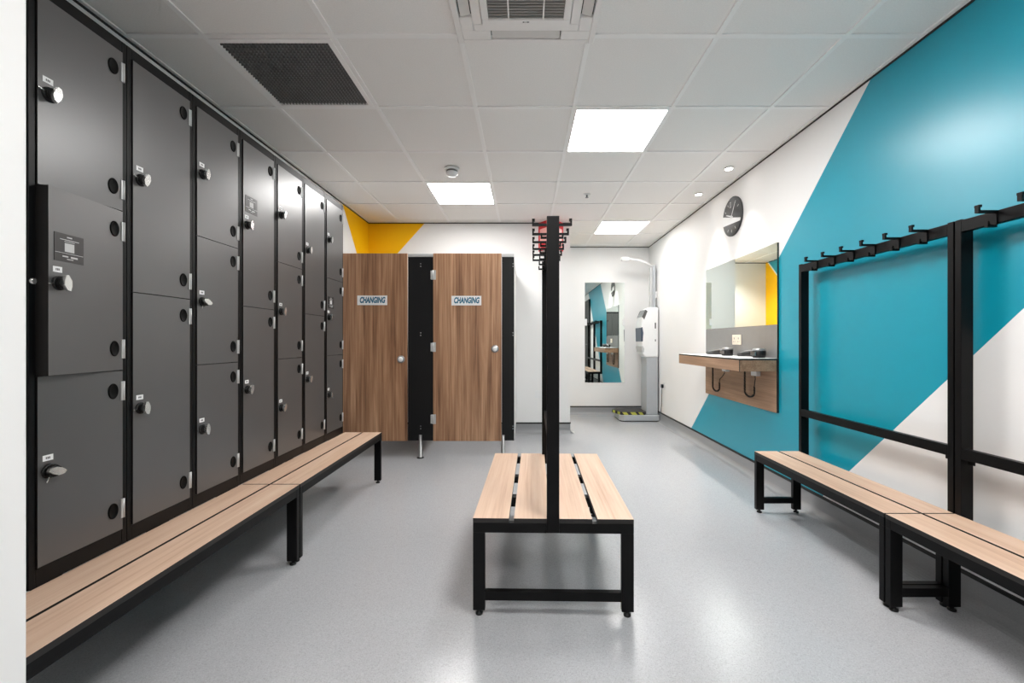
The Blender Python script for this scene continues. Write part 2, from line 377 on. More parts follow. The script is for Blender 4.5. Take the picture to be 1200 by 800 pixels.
def ceiling_light(cx, cy, label, lamp=None, group='square ceiling light panels'):
    t = thing('ceiling_light', label, 'light', (cx, cy, CEIL), group=group)
    m = MB(); h = 0.287; fr = 0.279
    for a, b in (((-h, -h), (h, -fr)), ((-h, fr), (h, h)), ((-h, -fr), (-fr, fr)), ((fr, -fr), (h, fr))):
        m.box((*a, -0.002), (*b, 0.03))
    m.build('light_frame', [M_GRID], t)
    m = MB(); m.box((-fr, -fr, 0.001), (fr, fr, 0.012)); m.build('diffuser', [lamp or M_LAMP], t)
ceiling_light(*LIGHTS[0], 'nearest and largest square lit ceiling panel, right of the centre bench')
ceiling_light(*LIGHTS[1], 'square lit ceiling panel beside the white smoke detector')
ceiling_light(*LIGHTS[2], 'farthest square lit ceiling panel, over the weighing scale alcove', M_LAMPF)
ceiling_light(*ADDED_LIGHTS[0], 'added square lit ceiling panel brightening the benches near the camera, outside the view', M_LAMPN)
ceiling_light(*ADDED_LIGHTS[1], 'added square lit ceiling panel brightening the room from behind the camera', M_LAMPN)

def downlight(x, y, label, watts=DOWN_W, cone=58):
    t = thing('downlight', label, 'light', (x, y, CEIL), group='round recessed downlights')
    m = MB(); m.lathe([(0.041, 0.0), (0.039, -0.004), (0.031, -0.005), (0.029, -0.001), (0.029, 0.003)], (0, 0, 0), (0, 0, 1), 24); m.build('bezel', [M_GRID], t)
    m = MB(); m.lathe([(0.028, -0.0035), (0.028, -0.003)], (0, 0, 0), (0, 0, 1), 24); m.build('lamp', [M_DLAMP], t)
    ld = bpy.data.lights.new('downlight_beam', 'SPOT'); ld.energy = watts; ld.spot_size = math.radians(cone); ld.spot_blend = 0.6; ld.shadow_soft_size = 0.035; ld.color = (1, 0.97, 0.93)
    lo = bpy.data.objects.new('downlight_beam', ld); COL.objects.link(lo); lo.parent = t; lo.location = (0, 0, -0.03)
downlight(1.68, 3.457, 'nearer of two small round downlights above the vanity shelf')
downlight(1.68, 4.06, 'farther of two small round downlights above the vanity shelf')
downlight(0.30, 6.9, 'added unseen downlight brightening the recess behind the cubicle wall', 85.0, 140)  # added lamp, set where the vanity mirror misses it, to brighten the recess

# dark egg-crate return vent
t = thing('ceiling_vent', 'square dark mesh vent in the ceiling above the lockers', 'vent', (-1.2, 2.26, CEIL))
m = MB(); h = 0.287; fr = 0.262
for a, b in (((-h, -h), (h, -fr)), ((-h, fr), (h, h)), ((-h, -fr), (-fr, fr)), ((fr, -fr), (h, fr))): m.box((*a, -0.004), (*b, 0.02))
m.build('vent_frame', [M_GRID], t)
m = MB(); n = 28
for i in range(1, n):
    q = -fr + 2 * fr * i / n
    m.box((q - 0.0018, -fr, 0.0), (q + 0.0018, fr, 0.012)); m.box((-fr, q - 0.0018, 0.0003), (fr, q + 0.0018, 0.0117))
o = m.build('grille', [M_GRILLE], t); o['kind'] = 'stuff'
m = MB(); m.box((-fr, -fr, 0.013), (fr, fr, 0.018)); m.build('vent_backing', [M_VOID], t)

# ceiling cassette air conditioner
t = thing('air_conditioner', 'white ceiling cassette air conditioner with grey slatted intake', 'air conditioner', (0.005, 1.66, CEIL))
m = MB(); H = 0.318; I = 0.195; S0, S1, SL = 0.235, 0.290, 0.16
zt, zb = 0.0, -0.022
# ring built from pieces so that the four outlet slots stay open
m.box((-H, -H, zb), (-S1, H, zt)); m.box((S1, -H, zb), (H, H, zt)); m.box((-S1, -H, zb), (S1, -S1, zt)); m.box((-S1, S1, zb), (S1, H, zt))
m.box((-S0, I, zb), (S0, S0, zt)); m.box((-S0, -S0, zb), (S0, -I, zt)); m.box((-S0, -I, zb), (-I, I, zt)); m.box((I, -I, zb), (S0, I, zt))
for sx in (-1, 1):
    for sy in (-1, 1):
        m.box((sx * SL, sy * S0, zb), (sx * S1, sy * S1, zt)); m.box((sx * S0, sy * SL, zb), (sx * S1, sy * S0, zt))
m.build('fascia', [M_AC], t, bevel=0.004)
for k in range(4):
    a = k * PI / 2
    m = MB(); M = Matrix.Rotation(a, 4, 'Z') @ Matrix.Translation((0, (S0 + S1) / 2, -0.012)) @ Matrix.Rotation(math.radians(-14), 4, 'X')
    m.box((-SL + 0.004, -0.022, -0.002), (SL - 0.004, 0.022, 0.002), 0, None, M); m.build('louvre', [M_ACL], t)
m = MB(); m.box((-S1, -S1, -0.001), (S1, S1, 0.02)); m.build('void', [M_VOID], t)
m = MB(); I2 = 0.163
for a, b in (((-I + 0.003, -I + 0.003), (I - 0.003, -I2)), ((-I + 0.003, I2), (I - 0.003, I - 0.003)), ((-I + 0.003, -I2), (-I2, I2)), ((I2, -I2), (I - 0.003, I2))): m.box((*a, -0.028), (*b, -0.005))
gr = m.build('intake_frame', [M_AC], t, bevel=0.002)
m = MB()
for i in range(22):
    y = -I2 + 0.006 + i * (2 * I2 - 0.012) / 21
    m.box((-I2, y - 0.0042, -0.021), (I2, y + 0.0042, -0.017))
for x in (-0.075, 0.075): m.box((x - 0.003, -I2, -0.024), (x + 0.003, I2, -0.016), 1)
m.build('intake_slats', [M_ACGREY, M_AC], t)
m = MB()
for i, wd in enumerate((0.006, 0.003, 0.007, 0.004)): m.box((-0.014 + i * 0.008, I2 + 0.008, -0.0286), (-0.014 + i * 0.008 + wd, I2 + 0.014, -0.028))
m.build('maker_mark', [M_PRINT], t)

# smoke detector and sprinkler
t = thing('smoke_detector', 'white domed smoke detector on the ceiling in front of a light panel', 'smoke detector', (-0.6, 3.46, CEIL))
m = MB(); m.lathe([(0.060, 0.0), (0.060, -0.012), (0.052, -0.016)], (0, 0, 0), (0, 0, 1), 28); m.build('base', [M_SOCKW], t)
m = MB(); m.lathe([(0.044, -0.016), (0.046, -0.022), (0.046, -0.030)], (0, 0, 0), (0, 0, 1), 28); m.build('vent_ring', [M_GRILLE], t)
m = MB(); m.lathe([(0.048, -0.030), (0.047, -0.046), (0.038, -0.056), (0.012, -0.060)], (0, 0, 0), (0, 0, 1), 28); m.build('dome', [M_SOCKW], t)
t = thing('sprinkler', 'tiny steel sprinkler head in the ceiling above the passage', 'sprinkler', (0.6, 4.06, CEIL))
m = MB(); m.lathe([(0.032, 0.0), (0.028, -0.006), (0.010, -0.008)], (0, 0, 0), (0, 0, 1), 20); m.build('rose', [M_SOCKW], t)
m = MB(); m.lathe([(0.008, -0.008), (0.006, -0.028), (0.016, -0.030), (0.016, -0.033)], (0, 0, 0), (0, 0, 1), 12); m.build('nozzle', [M_STEEL], t)

# ------------------------------------------------------------------ lockers
PITCH, LH, LD = 0.295, 1.76, 0.455
def cyl(prof, mats, mis=None, name='p', seg=20, sx=1, sy=1, axis=(1, 0, 0), origin=(0, 0, 0)):
    m = MB(); m.lathe(prof, origin, axis, seg, 0, sx, sy, None, mis); return m.mesh(name, mats)
# shared sub-part meshes (local x = out of the door)
M_CAPBLK = mat('matt_black_cap', (9, 9, 9), 0.6, spec=0.12, noise=(60, 0.05))
VENT = cyl([(0.0265, 0), (0.0265, 0.002), (0.024, 0.0035), (0.0225, 0.0015), (0.004, 0.0015)], [M_CAPBLK], None, 'vent_cap', 24, 0.66, 1.0)
hm = MB(); hm.box((0, -0.003, -0.033), (0.004, 0.006, 0.033)); hm.lathe([(0.0036, -0.033), (0.0036, 0.033)], (0.003, 0.006, 0), (0, 0, 1), 10); HINGE = hm.mesh('hinge', [M_ALU])
def lock_mesh():
    m = MB()
    m.lathe([(0.0215, 0), (0.0215, 0.004), (0.019, 0.006)], (0, 0, 0), (1, 0, 0), 20, 0)
    m.lathe([(0.0175, 0.006), (0.0175, 0.011), (0.015, 0.012), (0.018, 0.013), (0.018, 0.018)], (0, 0, 0), (1, 0, 0), 8, 0)
    prof = [(-0.006, -0.020), (0.004, -0.024), (0.010, -0.010), (0.012, 0.006), (0.005, 0.023), (-0.004, 0.024), (-0.009, 0.012), (-0.012, -0.006)]
    m.prism(prof, (0.018, 0, 0), (0, 1, 0), (0, 0, 1), (0.009, 0, 0), 1)
    m.box((0.003, -0.034, -0.0015), (0.006, -0.018, 0.0015), 1)
    return m.mesh('lock', [M_BLACKP, M_CHROME])
LOCK = lock_mesh()
lm = MB(); lm.box((0, -0.0135, -0.0085), (0.001, 0.0135, 0.0085), 0)
for i, (a, wd) in enumerate(((-0.006, 0.0028), (-0.0018, 0.0032), (0.0024, 0.003))): lm.box((0.001, a, -0.0032), (0.0012, a + wd, 0.0032), 1)
TAG = lm.mesh('number_tag', [M_TAG, M_PRINT])
pm = MB(); pm.box((0, -0.046, -0.042), (0.0012, 0.046, 0.042), 0)
for a, b, z0, z1 in ((-0.008, 0.008, 0.031, 0.0345), (-0.030, 0.030, 0.0235, 0.0255), (-0.016, 0.016, 0.0185, 0.0202), (-0.044, 0.044, -0.0165, -0.0153),
                     (-0.022, -0.004, -0.0275, -0.0235), (0.004, 0.026, -0.0285, -0.0235), (-0.008, 0.012, -0.034, -0.0318)):
    pm.box((0.0012, a, z0), (0.0015, b, z1), 1)
pm.box((0.0012, -0.015, -0.011), (0.0015, 0.015, 0.015), 1)
PLATE = pm.mesh('info_plate', [M_PLATE, M_INK])
DOORW0, DOORW1 = 0.0195, 0.2755
ZB, ZT = 0.054, 1.720
door_cache = {}
def locker(k, nd, plate_door, label, ajar=None, flat=()):
    t = thing('locker', label, 'locker', (-1.41, 1.192 + PITCH * k, 0.39), group='grey locker columns along the left wall')
    m = MB(); g = 0.0006
    m.box((-LD, g, 0), (0, 0.018, LH)); m.box((-LD, PITCH - 0.018, 0), (0, PITCH - g, LH))
    m.box((-LD, 0.018, LH - 0.038), (-0.0005, PITCH - 0.018, LH)); m.box((-LD, 0.018, 0), (-0.0005, PITCH - 0.018, ZB - 0.002))
    m.box((-LD, 0.018, ZB - 0.002), (-LD + 0.008, PITCH - 0.018, LH - 0.038))
    dz = (ZT - ZB) / nd
    for i in range(1, nd): m.box((-LD + 0.008, 0.018, ZB + dz * i - 0.008), (-0.03, PITCH - 0.018, ZB + dz * i + 0.008))
    m.build('carcass', [M_FRAME], t, bevel=0.0015)
    h = dz - 0.003; key = nd
    if key not in door_cache:
        d = MB(); d.box((-0.013, -(DOORW1 - DOORW0), 0), (0.004, 0, h), 1, {'+x': 0}); door_cache[key] = d.mesh('door', [M_LOCKER, M_EDGE])
        d = MB(); d.box((-0.030, -(DOORW1 - DOORW0) , 0), (0.004, 0, h), 1, {'+x': 0}); door_cache[(key, 'deep')] = d.mesh('door', [M_LOCKER, M_EDGE])
    for i in range(nd):               # 0 = bottom door; the door's origin is on its hinge edge
        up = nd - 1 - i
        z = ZB + dz * i + 0.0015
        is_ajar = (ajar is not None and i == ajar)
        o = put('door', door_cache[(key, 'deep') if is_ajar else key], t, (0, DOORW1, z), (0, 0, math.radians(6.5) if is_ajar else 0))
        if is_ajar: o['label'] = 'locker door standing slightly ajar'
        for zz in (0.075, h - 0.068):
            put('vent_cap', VENT, o, (0.004, -0.034, zz)); put('hinge', HINGE, o, (0.003, -0.004, zz - 0.002))
        lk = put('lock', LOCK, o, (0.004, -(DOORW1 - DOORW0) + 0.030, h / 2 - 0.004))
        lk.rotation_euler = (random.uniform(-0.3, 0.3) if i not in flat else 1.25, 0, 0)
        if is_ajar: lk.rotation_euler = (0.15, 0, 0)
        put('number_tag', TAG, o, (0.004, -(DOORW1 - DOORW0) + 0.026, h / 2 + 0.036))
        if plate_door == i: put('info_plate', PLATE, o, (0.004, -(DOORW1 - DOORW0) + 0.062, h / 2 + 0.104))
    if ajar is not None:
        m = MB(); m.lathe([(0.009, 0), (0.009, 0.004), (0.006, 0.006)], (0, 0.010, ZB + dz * 1.5 - 0.004), (1, 0, 0), 14); m.build('keeper', [M_CHROME], t)
locker(0, 3, 1, 'three-door grey locker nearest the camera, its middle door ajar', 1, (0,))
locker(1, 2, None, 'two-door grey locker just behind the column with the ajar door')
locker(2, 3, None, 'third grey locker from the camera, three closed doors without a plate', None, (1,))
locker(3, 2, 1, 'two-door grey locker with a faint info plate on its upper door')
locker(4, 3, None, 'fifth grey locker from the camera, three doors, between two two-door lockers')
locker(5, 2, None, 'two-door grey locker next to the farthest locker')
locker(6, 3, 1, 'farthest three-door grey locker, beside the wooden changing cubicle')

# ------------------------------------------------------------------ benches
SEAT, PL = 0.39, 0.018
def hook_mesh(sgn):
    m = MB(); s = sgn
    m.box((0, -0.008, -0.052), (s * 0.006, 0.008, 0.002)); m.box((0, -0.007, -0.006), (s * 0.072, 0.007, 0.003))
    m.box((s * 0.064, -0.007, 0.003), (s * 0.072, 0.007, 0.022)); m.box((s * 0.060, -0.0085, 0.014), (s * 0.072, 0.0085, 0.023))
    m.box((0, -0.006, -0.060), (s * 0.036, 0.006, -0.052)); m.box((s * 0.029, -0.006, -0.052), (s * 0.036, 0.006, -0.038))
    m.box((-s * 0.030, -0.006, 0.000), (0, 0.006, 0.003))
    return m.mesh('hook', [M_BLACK])
HOOKL, HOOKR = hook_mesh(-1), hook_mesh(1)
def slat_mesh(x0, x1, L, notch=None):
    m = MB()
    if notch is None:
        m.box((x0, 0.001, SEAT - PL), (x1, L - 0.001, SEAT), 1, {'+z': 0})
    else:                         # cut out round the posts at both ends
        a, d = notch
        if a > x0 + 0.001 and abs(a - x0) < abs(a - x1): pr = [(a, 0.001), (x1, 0.001), (x1, L - 0.001), (a, L - 0.001), (a, L - d), (x0, L - d), (x0, d), (a, d)]
        else: pr = [(x0, 0.001), (a, 0.001), (a, d), (x1, d), (x1, L - d), (a, L - d), (a, L - 0.001), (x0, L - 0.001)]
        n0 = len(m.f)
        m.prism(pr, (0, 0, SEAT - PL), (1, 0, 0), (0, 1, 0), (0, 0, PL), 1)
        m.mi[n0 + len(pr) + 1] = 0
    return m
def bench(t, slats, W, L, legs_x, notch=None, cross=(), rail_x=None, stretch=True):
    for i, (x0, x1) in enumerate(slats):
        nt = None
        if notch and i in notch: nt = notch[i]
        slat_mesh(x0, x1, L, nt).build('seat_slat', [M_OAK, M_EDGE], t)
    zt = SEAT - PL; zb = zt - 0.037
    m = MB()
    for x0 in (rail_x or (0, W - 0.025)): m.box((x0, 0.025, zb), (x0 + 0.025, L - 0.025, zt))
    m.box((0, 0, zb), (W, 0.025, zt)); m.box((0, L - 0.025, zb), (W, L, zt))
    m.build('seat_frame', [M_BLACK], t, bevel=0.0015)
    for y in cross:
        m = MB(); m.box((0.025, y - 0.018, zb + 0.006), (W - 0.025, y + 0.018, zt - 0.0005)); m.build('cross_bar', [M_BLACK], t)
    for y0 in (0, L - 0.025):
        for x in legs_x:
            m = MB(); m.box((x, y0, 0.02), (x + 0.05, y0 + 0.025, zb)); lg = m.build('leg', [M_BLACK], t, bevel=0.0015)
            m = MB(); m.lathe([(0.015, 0.0), (0.015, 0.008), (0.007, 0.010), (0.007, 0.021)], (x + 0.025, y0 + 0.0125, 0), (0, 0, 1), 14); m.build('foot', [M_BLACKP], lg)
        if not stretch: continue
        m = MB(); m.box((legs_x[0] + 0.05, y0, 0.060), (legs_x[-1], y0 + 0.025, 0.096)); m.build('stretcher', [M_BLACK], t, bevel=0.0015)
def rack(t, xp, L, hooks, both=False, ztop=1.597, zmid=(0.622, 0.666), z0=0.0, slim=False):
    for y0 in (0, L - 0.025):
        m = MB(); m.box((xp, y0, z0), (xp + 0.05, y0 + 0.025, ztop)); m.build('post', [M_BLACK], t, bevel=0.0015)
    a, b = (xp, xp + 0.025) if not slim else (xp + 0.0125, xp + 0.0375)
    m = MB(); m.box((a, 0.025, ztop - 0.052), (b, L - 0.025, ztop - 0.004)); m.build('top_rail', [M_BLACK], t, bevel=0.0015)
    m = MB(); m.box((a, 0.025, zmid[0]), (b, L - 0.025, zmid[1])); m.build('back_rail', [M_BLACK], t, bevel=0.0015)
    for y0 in (0.03, L - 0.055):
        m = MB(); m.box((b - 0.003, y0, zmid[0] - 0.02), (b + 0.001, y0 + 0.025, zmid[0] + 0.02)); m.build('rail_bracket', [M_BLACK], t)
    for y in hooks:
        put('hook', HOOKL, t, (a, y, ztop - 0.007))
        if both: put('hook', HOOKR, t, (b, y, ztop - 0.007))
HOOKS = [0.12 + 0.1425 * i for i in range(6)]
GB = 'black framed benches with pale oak slats'
# left: bench that also carries the lockers (frame reaches back under them)
for y0, L, lab in ((0.90, 1.1870, 'low oak-slatted bench in front of the nearest grey lockers'), (2.0930, 1.1920, 'low oak-slatted bench along the farther lockers, ending before the cubicle')):
    t = thing('locker_bench', lab, 'bench', (-1.862, y0, 0), group=GB)
    bench(t, [(0.454, 0.588), (0.6, 0.742)], 0.742, L, (0.0, 0.692), rail_x=(0.0, 0.43, 0.717), cross=(L / 3, 2 * L / 3), stretch=False)
# right: wall benches with hook racks
for y0, L, lab in ((1.738, 0.982, 'farther wall bench with hook rack on the teal wall, below the vanity'), (0.737, 0.995, 'nearer wall bench with hook rack, cut by the right edge of the photo')):
    t = thing('rack_bench', lab, 'bench', (1.487, y0, 0), group=GB)
    bench(t, [(0.0, 0.146), (0.160, 0.287)], 0.287, L, (0.0, 0.237), cross=(L / 3, 2 * L / 3))
    hk = [y - y0 for y in (1.855, 1.992, 2.13, 2.268, 2.408, 2.55)] if y0 > 1 else [y - y0 for y in (1.582, 1.445, 1.308, 1.171, 1.034, 0.897)]
    rack(t, 0.2870, L, hk, z0=0.335)
# centre: double-sided bench
t = thing('island_bench', 'double-sided oak-slatted bench with central hook rack in the middle of the floor', 'bench', (0.1133, 1.681, 0), (0, 0, math.radians(-1.19)), group=GB)
ch = []
W2 = 0.322
o_parent = t
sl = [(-W2, -0.1775), (-0.1565, -0.0105), (0.0105, 0.1565), (0.1775, W2)]
for i, (x0, x1) in enumerate(sl):
    nt = None
    if i == 1: nt = (-0.0255, 0.0265)
    if i == 2: nt = (0.0255, 0.0265)
    slat_mesh(x0, x1, 0.983, nt).build('seat_slat', [M_OAK, M_EDGE], t)
zt = SEAT - PL; zb = zt - 0.040
m = MB()
for x0 in (-W2, W2 - 0.025): m.box((x0, 0.025, zb), (x0 + 0.025, 0.958, zt))
for y0 in (0, 0.958):
    m.box((-W2, y0, zb), (-0.0255, y0 + 0.025, zt)); m.box((0.0255, y0, zb), (W2, y0 + 0.025, zt)); m.box((-0.0255, y0 + 0.001, zb), (0.0255, y0 + 0.024, zb + 0.006))
m.build('seat_frame', [M_BLACK], t, bevel=0.0015)
for y in (0.30, 0.60):
    m = MB(); m.box((-W2 + 0.025, y - 0.022, zb + 0.006), (W2 - 0.025, y + 0.022, zt - 0.0005)); m.build('cross_bar', [M_BLACK], t)
for y0 in (0, 0.958):
    for x in (-W2, W2 - 0.048):
        m = MB(); m.box((x, y0, 0.02), (x + 0.048, y0 + 0.025, zb)); lg = m.build('leg', [M_BLACK], t, bevel=0.0015)
        m = MB(); m.lathe([(0.015, 0.0), (0.015, 0.008), (0.007, 0.010), (0.007, 0.021)], (x + 0.024, y0 + 0.0125, 0), (0, 0, 1), 14); m.build('foot', [M_BLACKP], lg)
    m = MB(); m.box((-W2 + 0.048, y0, 0.060), (W2 - 0.048, y0 + 0.025, 0.096)); m.build('stretcher', [M_BLACK], t, bevel=0.0015)
rack(t, -0.025, 0.983, [0.10 + 0.155 * i for i in range(6)], True, 1.603, (0.622, 0.666), zb + 0.006, True)

# ------------------------------------------------------------------ changing cubicles
YC = 3.985
t = thing('changing_cubicle', 'pair of changing cubicles with walnut doors and black dividers', 'cubicle', (-0.986, YC, 0))
OX = -0.986
def lx(x): return x - OX
for x0, x1 in ((-1.870, -1.760), (-1.1085, -0.868), (-0.2175, -0.1013)):
    m = MB(); m.box((lx(x0), 0.0, 0.1605), (lx(x1), 0.018, 1.902)); m.build('pilaster', [M_PILASTER], t, bevel=0.001)
m = MB(); m.box((lx(-1.870), -0.002, 1.903), (lx(-0.1013), 0.026, 1.932)); m.build('head_rail', [M_ALU], t, bevel=0.002)
m = MB(); m.box((lx(-0.999), 0.0185, 0.1605), (lx(-0.979), YB - YC - 0.005, 1.902)); m.build('divider', [M_PILASTER], t)
m = MB(); m.box((lx(-0.1195), 0.0185, 0.1605), (lx(-0.1013), YB - YC - 0.005, 1.902)); m.build('side_panel', [M_PANELGREY], t)
def sign_mesh():
    m = MB(); m.box((-0.141, -0.003, -0.045), (0.141, 0, 0.045), 0, None)
    m.text('CHANGING', 0.074, Matrix.Translation((0, -0.0034, 0.0)) @ Matrix.Rotation(PI / 2, 4, 'X'), 1, 0.22, 0.60, 0.0035)
    return m.mesh('sign', [M_TAG, M_TEALINK])
SIGN = sign_mesh()
for x0, x1, kx, kz, hx, sxm in ((-1.757, -1.111, -1.169, 0.932, -1.757, -1.440), (-0.865, -0.2205, -0.282, 1.030, -0.866, -0.551)):
    m = MB(); m.box((lx(x0), -0.020, 0.1605), (lx(x1), -0.003, 1.932), 0); d = m.build('door', [M_WALNUT], t, bevel=0.001)
    put('sign', SIGN, d, (lx(sxm), -0.0203, 1.4885 if x0 < -1 else 1.4855))
    m = MB(); m.lathe([(0.036, 0), (0.036, 0.004), (0.033, 0.008), (0.024, 0.008), (0.023, 0.014), (0.019, 0.019), (0.006, 0.020)], (lx(kx), -0.020, kz), (0, -1, 0), 24, 0, 1, 1, None, [1, 1, 1, 1, 0, 0, 0]); m.build('knob', [M_TAG, M_STEEL], d)
    for hz in (1.728, 1.047, 0.367):
        m = MB(); m.box((lx(hx) - 0.022, -0.028, hz - 0.040), (lx(hx) - 0.002, -0.001, hz + 0.040)); m.box((lx(hx) + 0.004, -0.026, hz - 0.045), (lx(hx) + 0.026, -0.0201, hz + 0.045)); m.lathe([(0.006, -0.044), (0.006, 0.044)], (lx(hx), -0.026, hz), (0, 0, 1), 12)
        m.build('hinge', [M_ALU], d)
for x in (-0.988, -0.205):
    m = MB(); m.lathe([(0.034, 0.0), (0.034, 0.006), (0.020, 0.010), (0.020, 0.125), (0.015, 0.128), (0.015, 0.215)], (lx(x), -0.012, 0), (0, 0, 1), 18, 0, 1, 1, None, [1, 1, 0, 0, 0, 0]); m.build('pedestal', [M_STEEL, M_BLACKP], t)
for x in (-0.988, -0.112):
    for bz in (1.825, 1.17, 0.285):
        m = MB(); m.lathe([(0.006, 0), (0.006, 0.003), (0.003, 0.005)], (lx(x), 0, bz - 0.012), (0, -1, 0), 10); m.lathe([(0.006, 0), (0.006, 0.003), (0.003, 0.005)], (lx(x), 0, bz + 0.012), (0, -1, 0), 10); m.build('bolt', [M_STEEL], t)

# ------------------------------------------------------------------ wall fittings
# projecting V sign by the ceiling
t = thing('projecting_sign', 'translucent red V-shaped sign high on the wall behind the centre hooks', 'sign', (0.312, YB, 2.35))
for s in (-1, 1):
    A = Vector((s * 0.143, -0.002, 0)); B = Vector((s * 0.004, -0.195, 0)); th = Vector((0.002 * s, -0.001, 0))
    m = MB()
    def band(u0, u1, z0, z1, mi, off=0.0):
        p, q = A.lerp(B, u0), A.lerp(B, u1); nrm = Vector((q.y - p.y, p.x - q.x, 0)).normalized()
        if nrm.y > 0: nrm = -nrm
        pr = [p + nrm * off, q + nrm * off, q + nrm * (off + 0.003), p + nrm * (off + 0.003)]
        m.prism([(v.x, v.y) for v in pr], (0, 0, z0), (1, 0, 0), (0, 1, 0), (0, 0, z1 - z0), mi)
    band(0, 1, -0.175, 0.165, 1)
    band(0, 1, 0.085, 0.165, 0, 0.003); band(0, 0.09, -0.175, 0.085, 0, 0.003); band(0.92, 1, -0.175, 0.085, 0, 0.003)
    band(0.2, 0.55, -0.165, -0.08, 0, 0.003); band(0.09, 0.92, -0.175, -0.163, 0, 0.003)
    m.build('sign_face', [M_REDT, M_PINKT], t)
# end mirror
t = thing('wall_mirror', 'tall frameless mirror on the white end wall reflecting the teal wall', 'mirror', (1.2, YA, 1.234))
m = MB(); m.box((-0.2975, -0.006, -0.749), (0.2975, -0.0005, 0.749), 1, {'-y': 0}); m.build('glass', [M_MIRROR, M_MIREDGE], t)
for sx in (-1, 1):
    for z in (0.154,):
        m = MB(); m.box((sx * 0.268, -0.012, z - 0.05), (sx * 0.305, 0, z + 0.05)); m.build('mirror_clip', [M_SOCKW], t, bevel=0.001)
# vanity
VY0, VY1 = 3.08, 4.29
t = thing('vanity_shelf', 'oak wall-hung vanity shelf with grey splash panel under the wide mirror', 'vanity', (XR, 3.685, 0.58))
def V(x, y, z): return (x - XR, y - 3.685, z - 0.58)
m = MB(); m.box(V(1.575, VY0, 0.962), V(XR, VY1, 0.975), 1, {'+z': 0}); m.build('counter_top', [M_TAG, M_EDGE], t)
m = MB(); m.box(V(1.575, VY0, 0.880), V(1.593, VY1, 0.9615), 0); m.build('front_apron', [M_OAKX], t)
m = MB(); m.box(V(1.594, VY0, 0.880), V(XR - 0.02, VY0 + 0.018, 0.9615), 0); m.build('end_apron', [M_OAKX], t)
m = MB(); m.box(V(1.5742, VY0 - 0.0008, 0.879), V(1.5772, VY0 + 0.004, 0.9617), 0); m.build('corner_edge', [M_EDGE], t)
m = MB(); m.box(V(1.594, VY1 - 0.018, 0.880), V(XR - 0.02, VY1, 0.9615), 0); m.build('end_apron', [M_OAKX], t)
m = MB(); m.box(V(XR - 0.018, VY0, 0.575), V(XR - 0.0005, VY1, 0.9615), 1, {'-x': 0}); m.build('back_panel', [M_OAKX, M_EDGE], t)
m = MB(); m.box(V(XR - 0.014, VY0, 0.9755), V(XR - 0.0005, VY1, 1.224), 1, {'-x': 0}); m.build('splash_panel', [M_GREYLAM, M_EDGE], t)
t = thing('vanity_mirror', 'wide frameless mirror above the oak vanity shelf', 'mirror', (XR, 3.685, 1.525))
m = MB(); m.box((-0.014, -0.605, -0.300), (-0.0005, 0.605, 0.301), 1, {'-x': 0}); m.build('glass', [M_MIRROR, M_MIREDGE], t)
# double socket on the splash panel
t = thing('socket', 'cream double power socket on the grey splash panel under the mirror', 'socket', (XR - 0.0155, 3.655, 1.115))
m = MB(); m.box((-0.009, -0.073, -0.043), (0, 0.073, 0.043)); m.build('plate', [M_SOCKET], t, bevel=0.003)
for s in (-1, 1):
    m = MB(); c = s * 0.036
    m.box((-0.0098, c - 0.004, 0.004), (-0.009, c + 0.004, 0.020)); m.box((-0.0098, c - 0.016, -0.020), (-0.009, c - 0.009, -0.012)); m.box((-0.0098, c + 0.009, -0.020), (-0.009, c + 0.016, -0.012))
    m.build('socket_holes', [M_PRINT], t)
    m = MB(); m.box((-0.012, c - 0.008 + s * -0.016, 0.024), (-0.009, c + 0.008 + s * -0.016, 0.037)); m.build('switch', [M_SOCKET], t, bevel=0.001)
# hairdryers
def dryer(y, x, ylen, label):
    t = thing('hairdryer', label, 'hairdryer', (x, y, 0.9755), group='hairdryers on the vanity shelf')
    m = MB(); m.lathe([(0.040, 0.0), (0.046, 0.006), (0.047, 0.052), (0.042, 0.056)], (0, 0, 0), (0, 0, 1), 28); m.build('motor_housing', [M_BLACKP], t)
    m = MB(); m.lathe([(0.045, 0.053), (0.046, 0.060), (0.042, 0.068), (0.030, 0.073), (0.008, 0.074)], (0, 0, 0), (0, 0, 1), 28); m.build('silver_cap', [M_STEEL], t)
    m = MB(); m.tube([(-0.01, 0.030, 0.030), (-0.02, 0.09, 0.030), (-0.03, 0.15, 0.024), (-0.05, ylen, 0.016)], [0.020, 0.021, 0.019, 0.013], 14); m.build('handle', [M_BLACKP], t)
    m = MB(); m.tube([(-0.012, 0.032, 0.049), (-0.02, 0.09, 0.052), (-0.03, 0.15, 0.044), (-0.045, ylen - 0.02, 0.030)], 0.007, 8); m.build('silver_trim', [M_STEEL], t)
    m = MB()
    for i in range(6):
        m.box((-0.049 , -0.028 + i * 0.011, 0.018), (-0.040, -0.023 + i * 0.011, 0.046))
    m.build('grille_bars', [M_STEEL], t)
dryer(3.20, 1.785, 0.21, 'nearer black and silver hairdryer lying on the vanity shelf')
dryer(3.67, 1.77, 0.28, 'farther black and silver hairdryer lying on the vanity shelf')
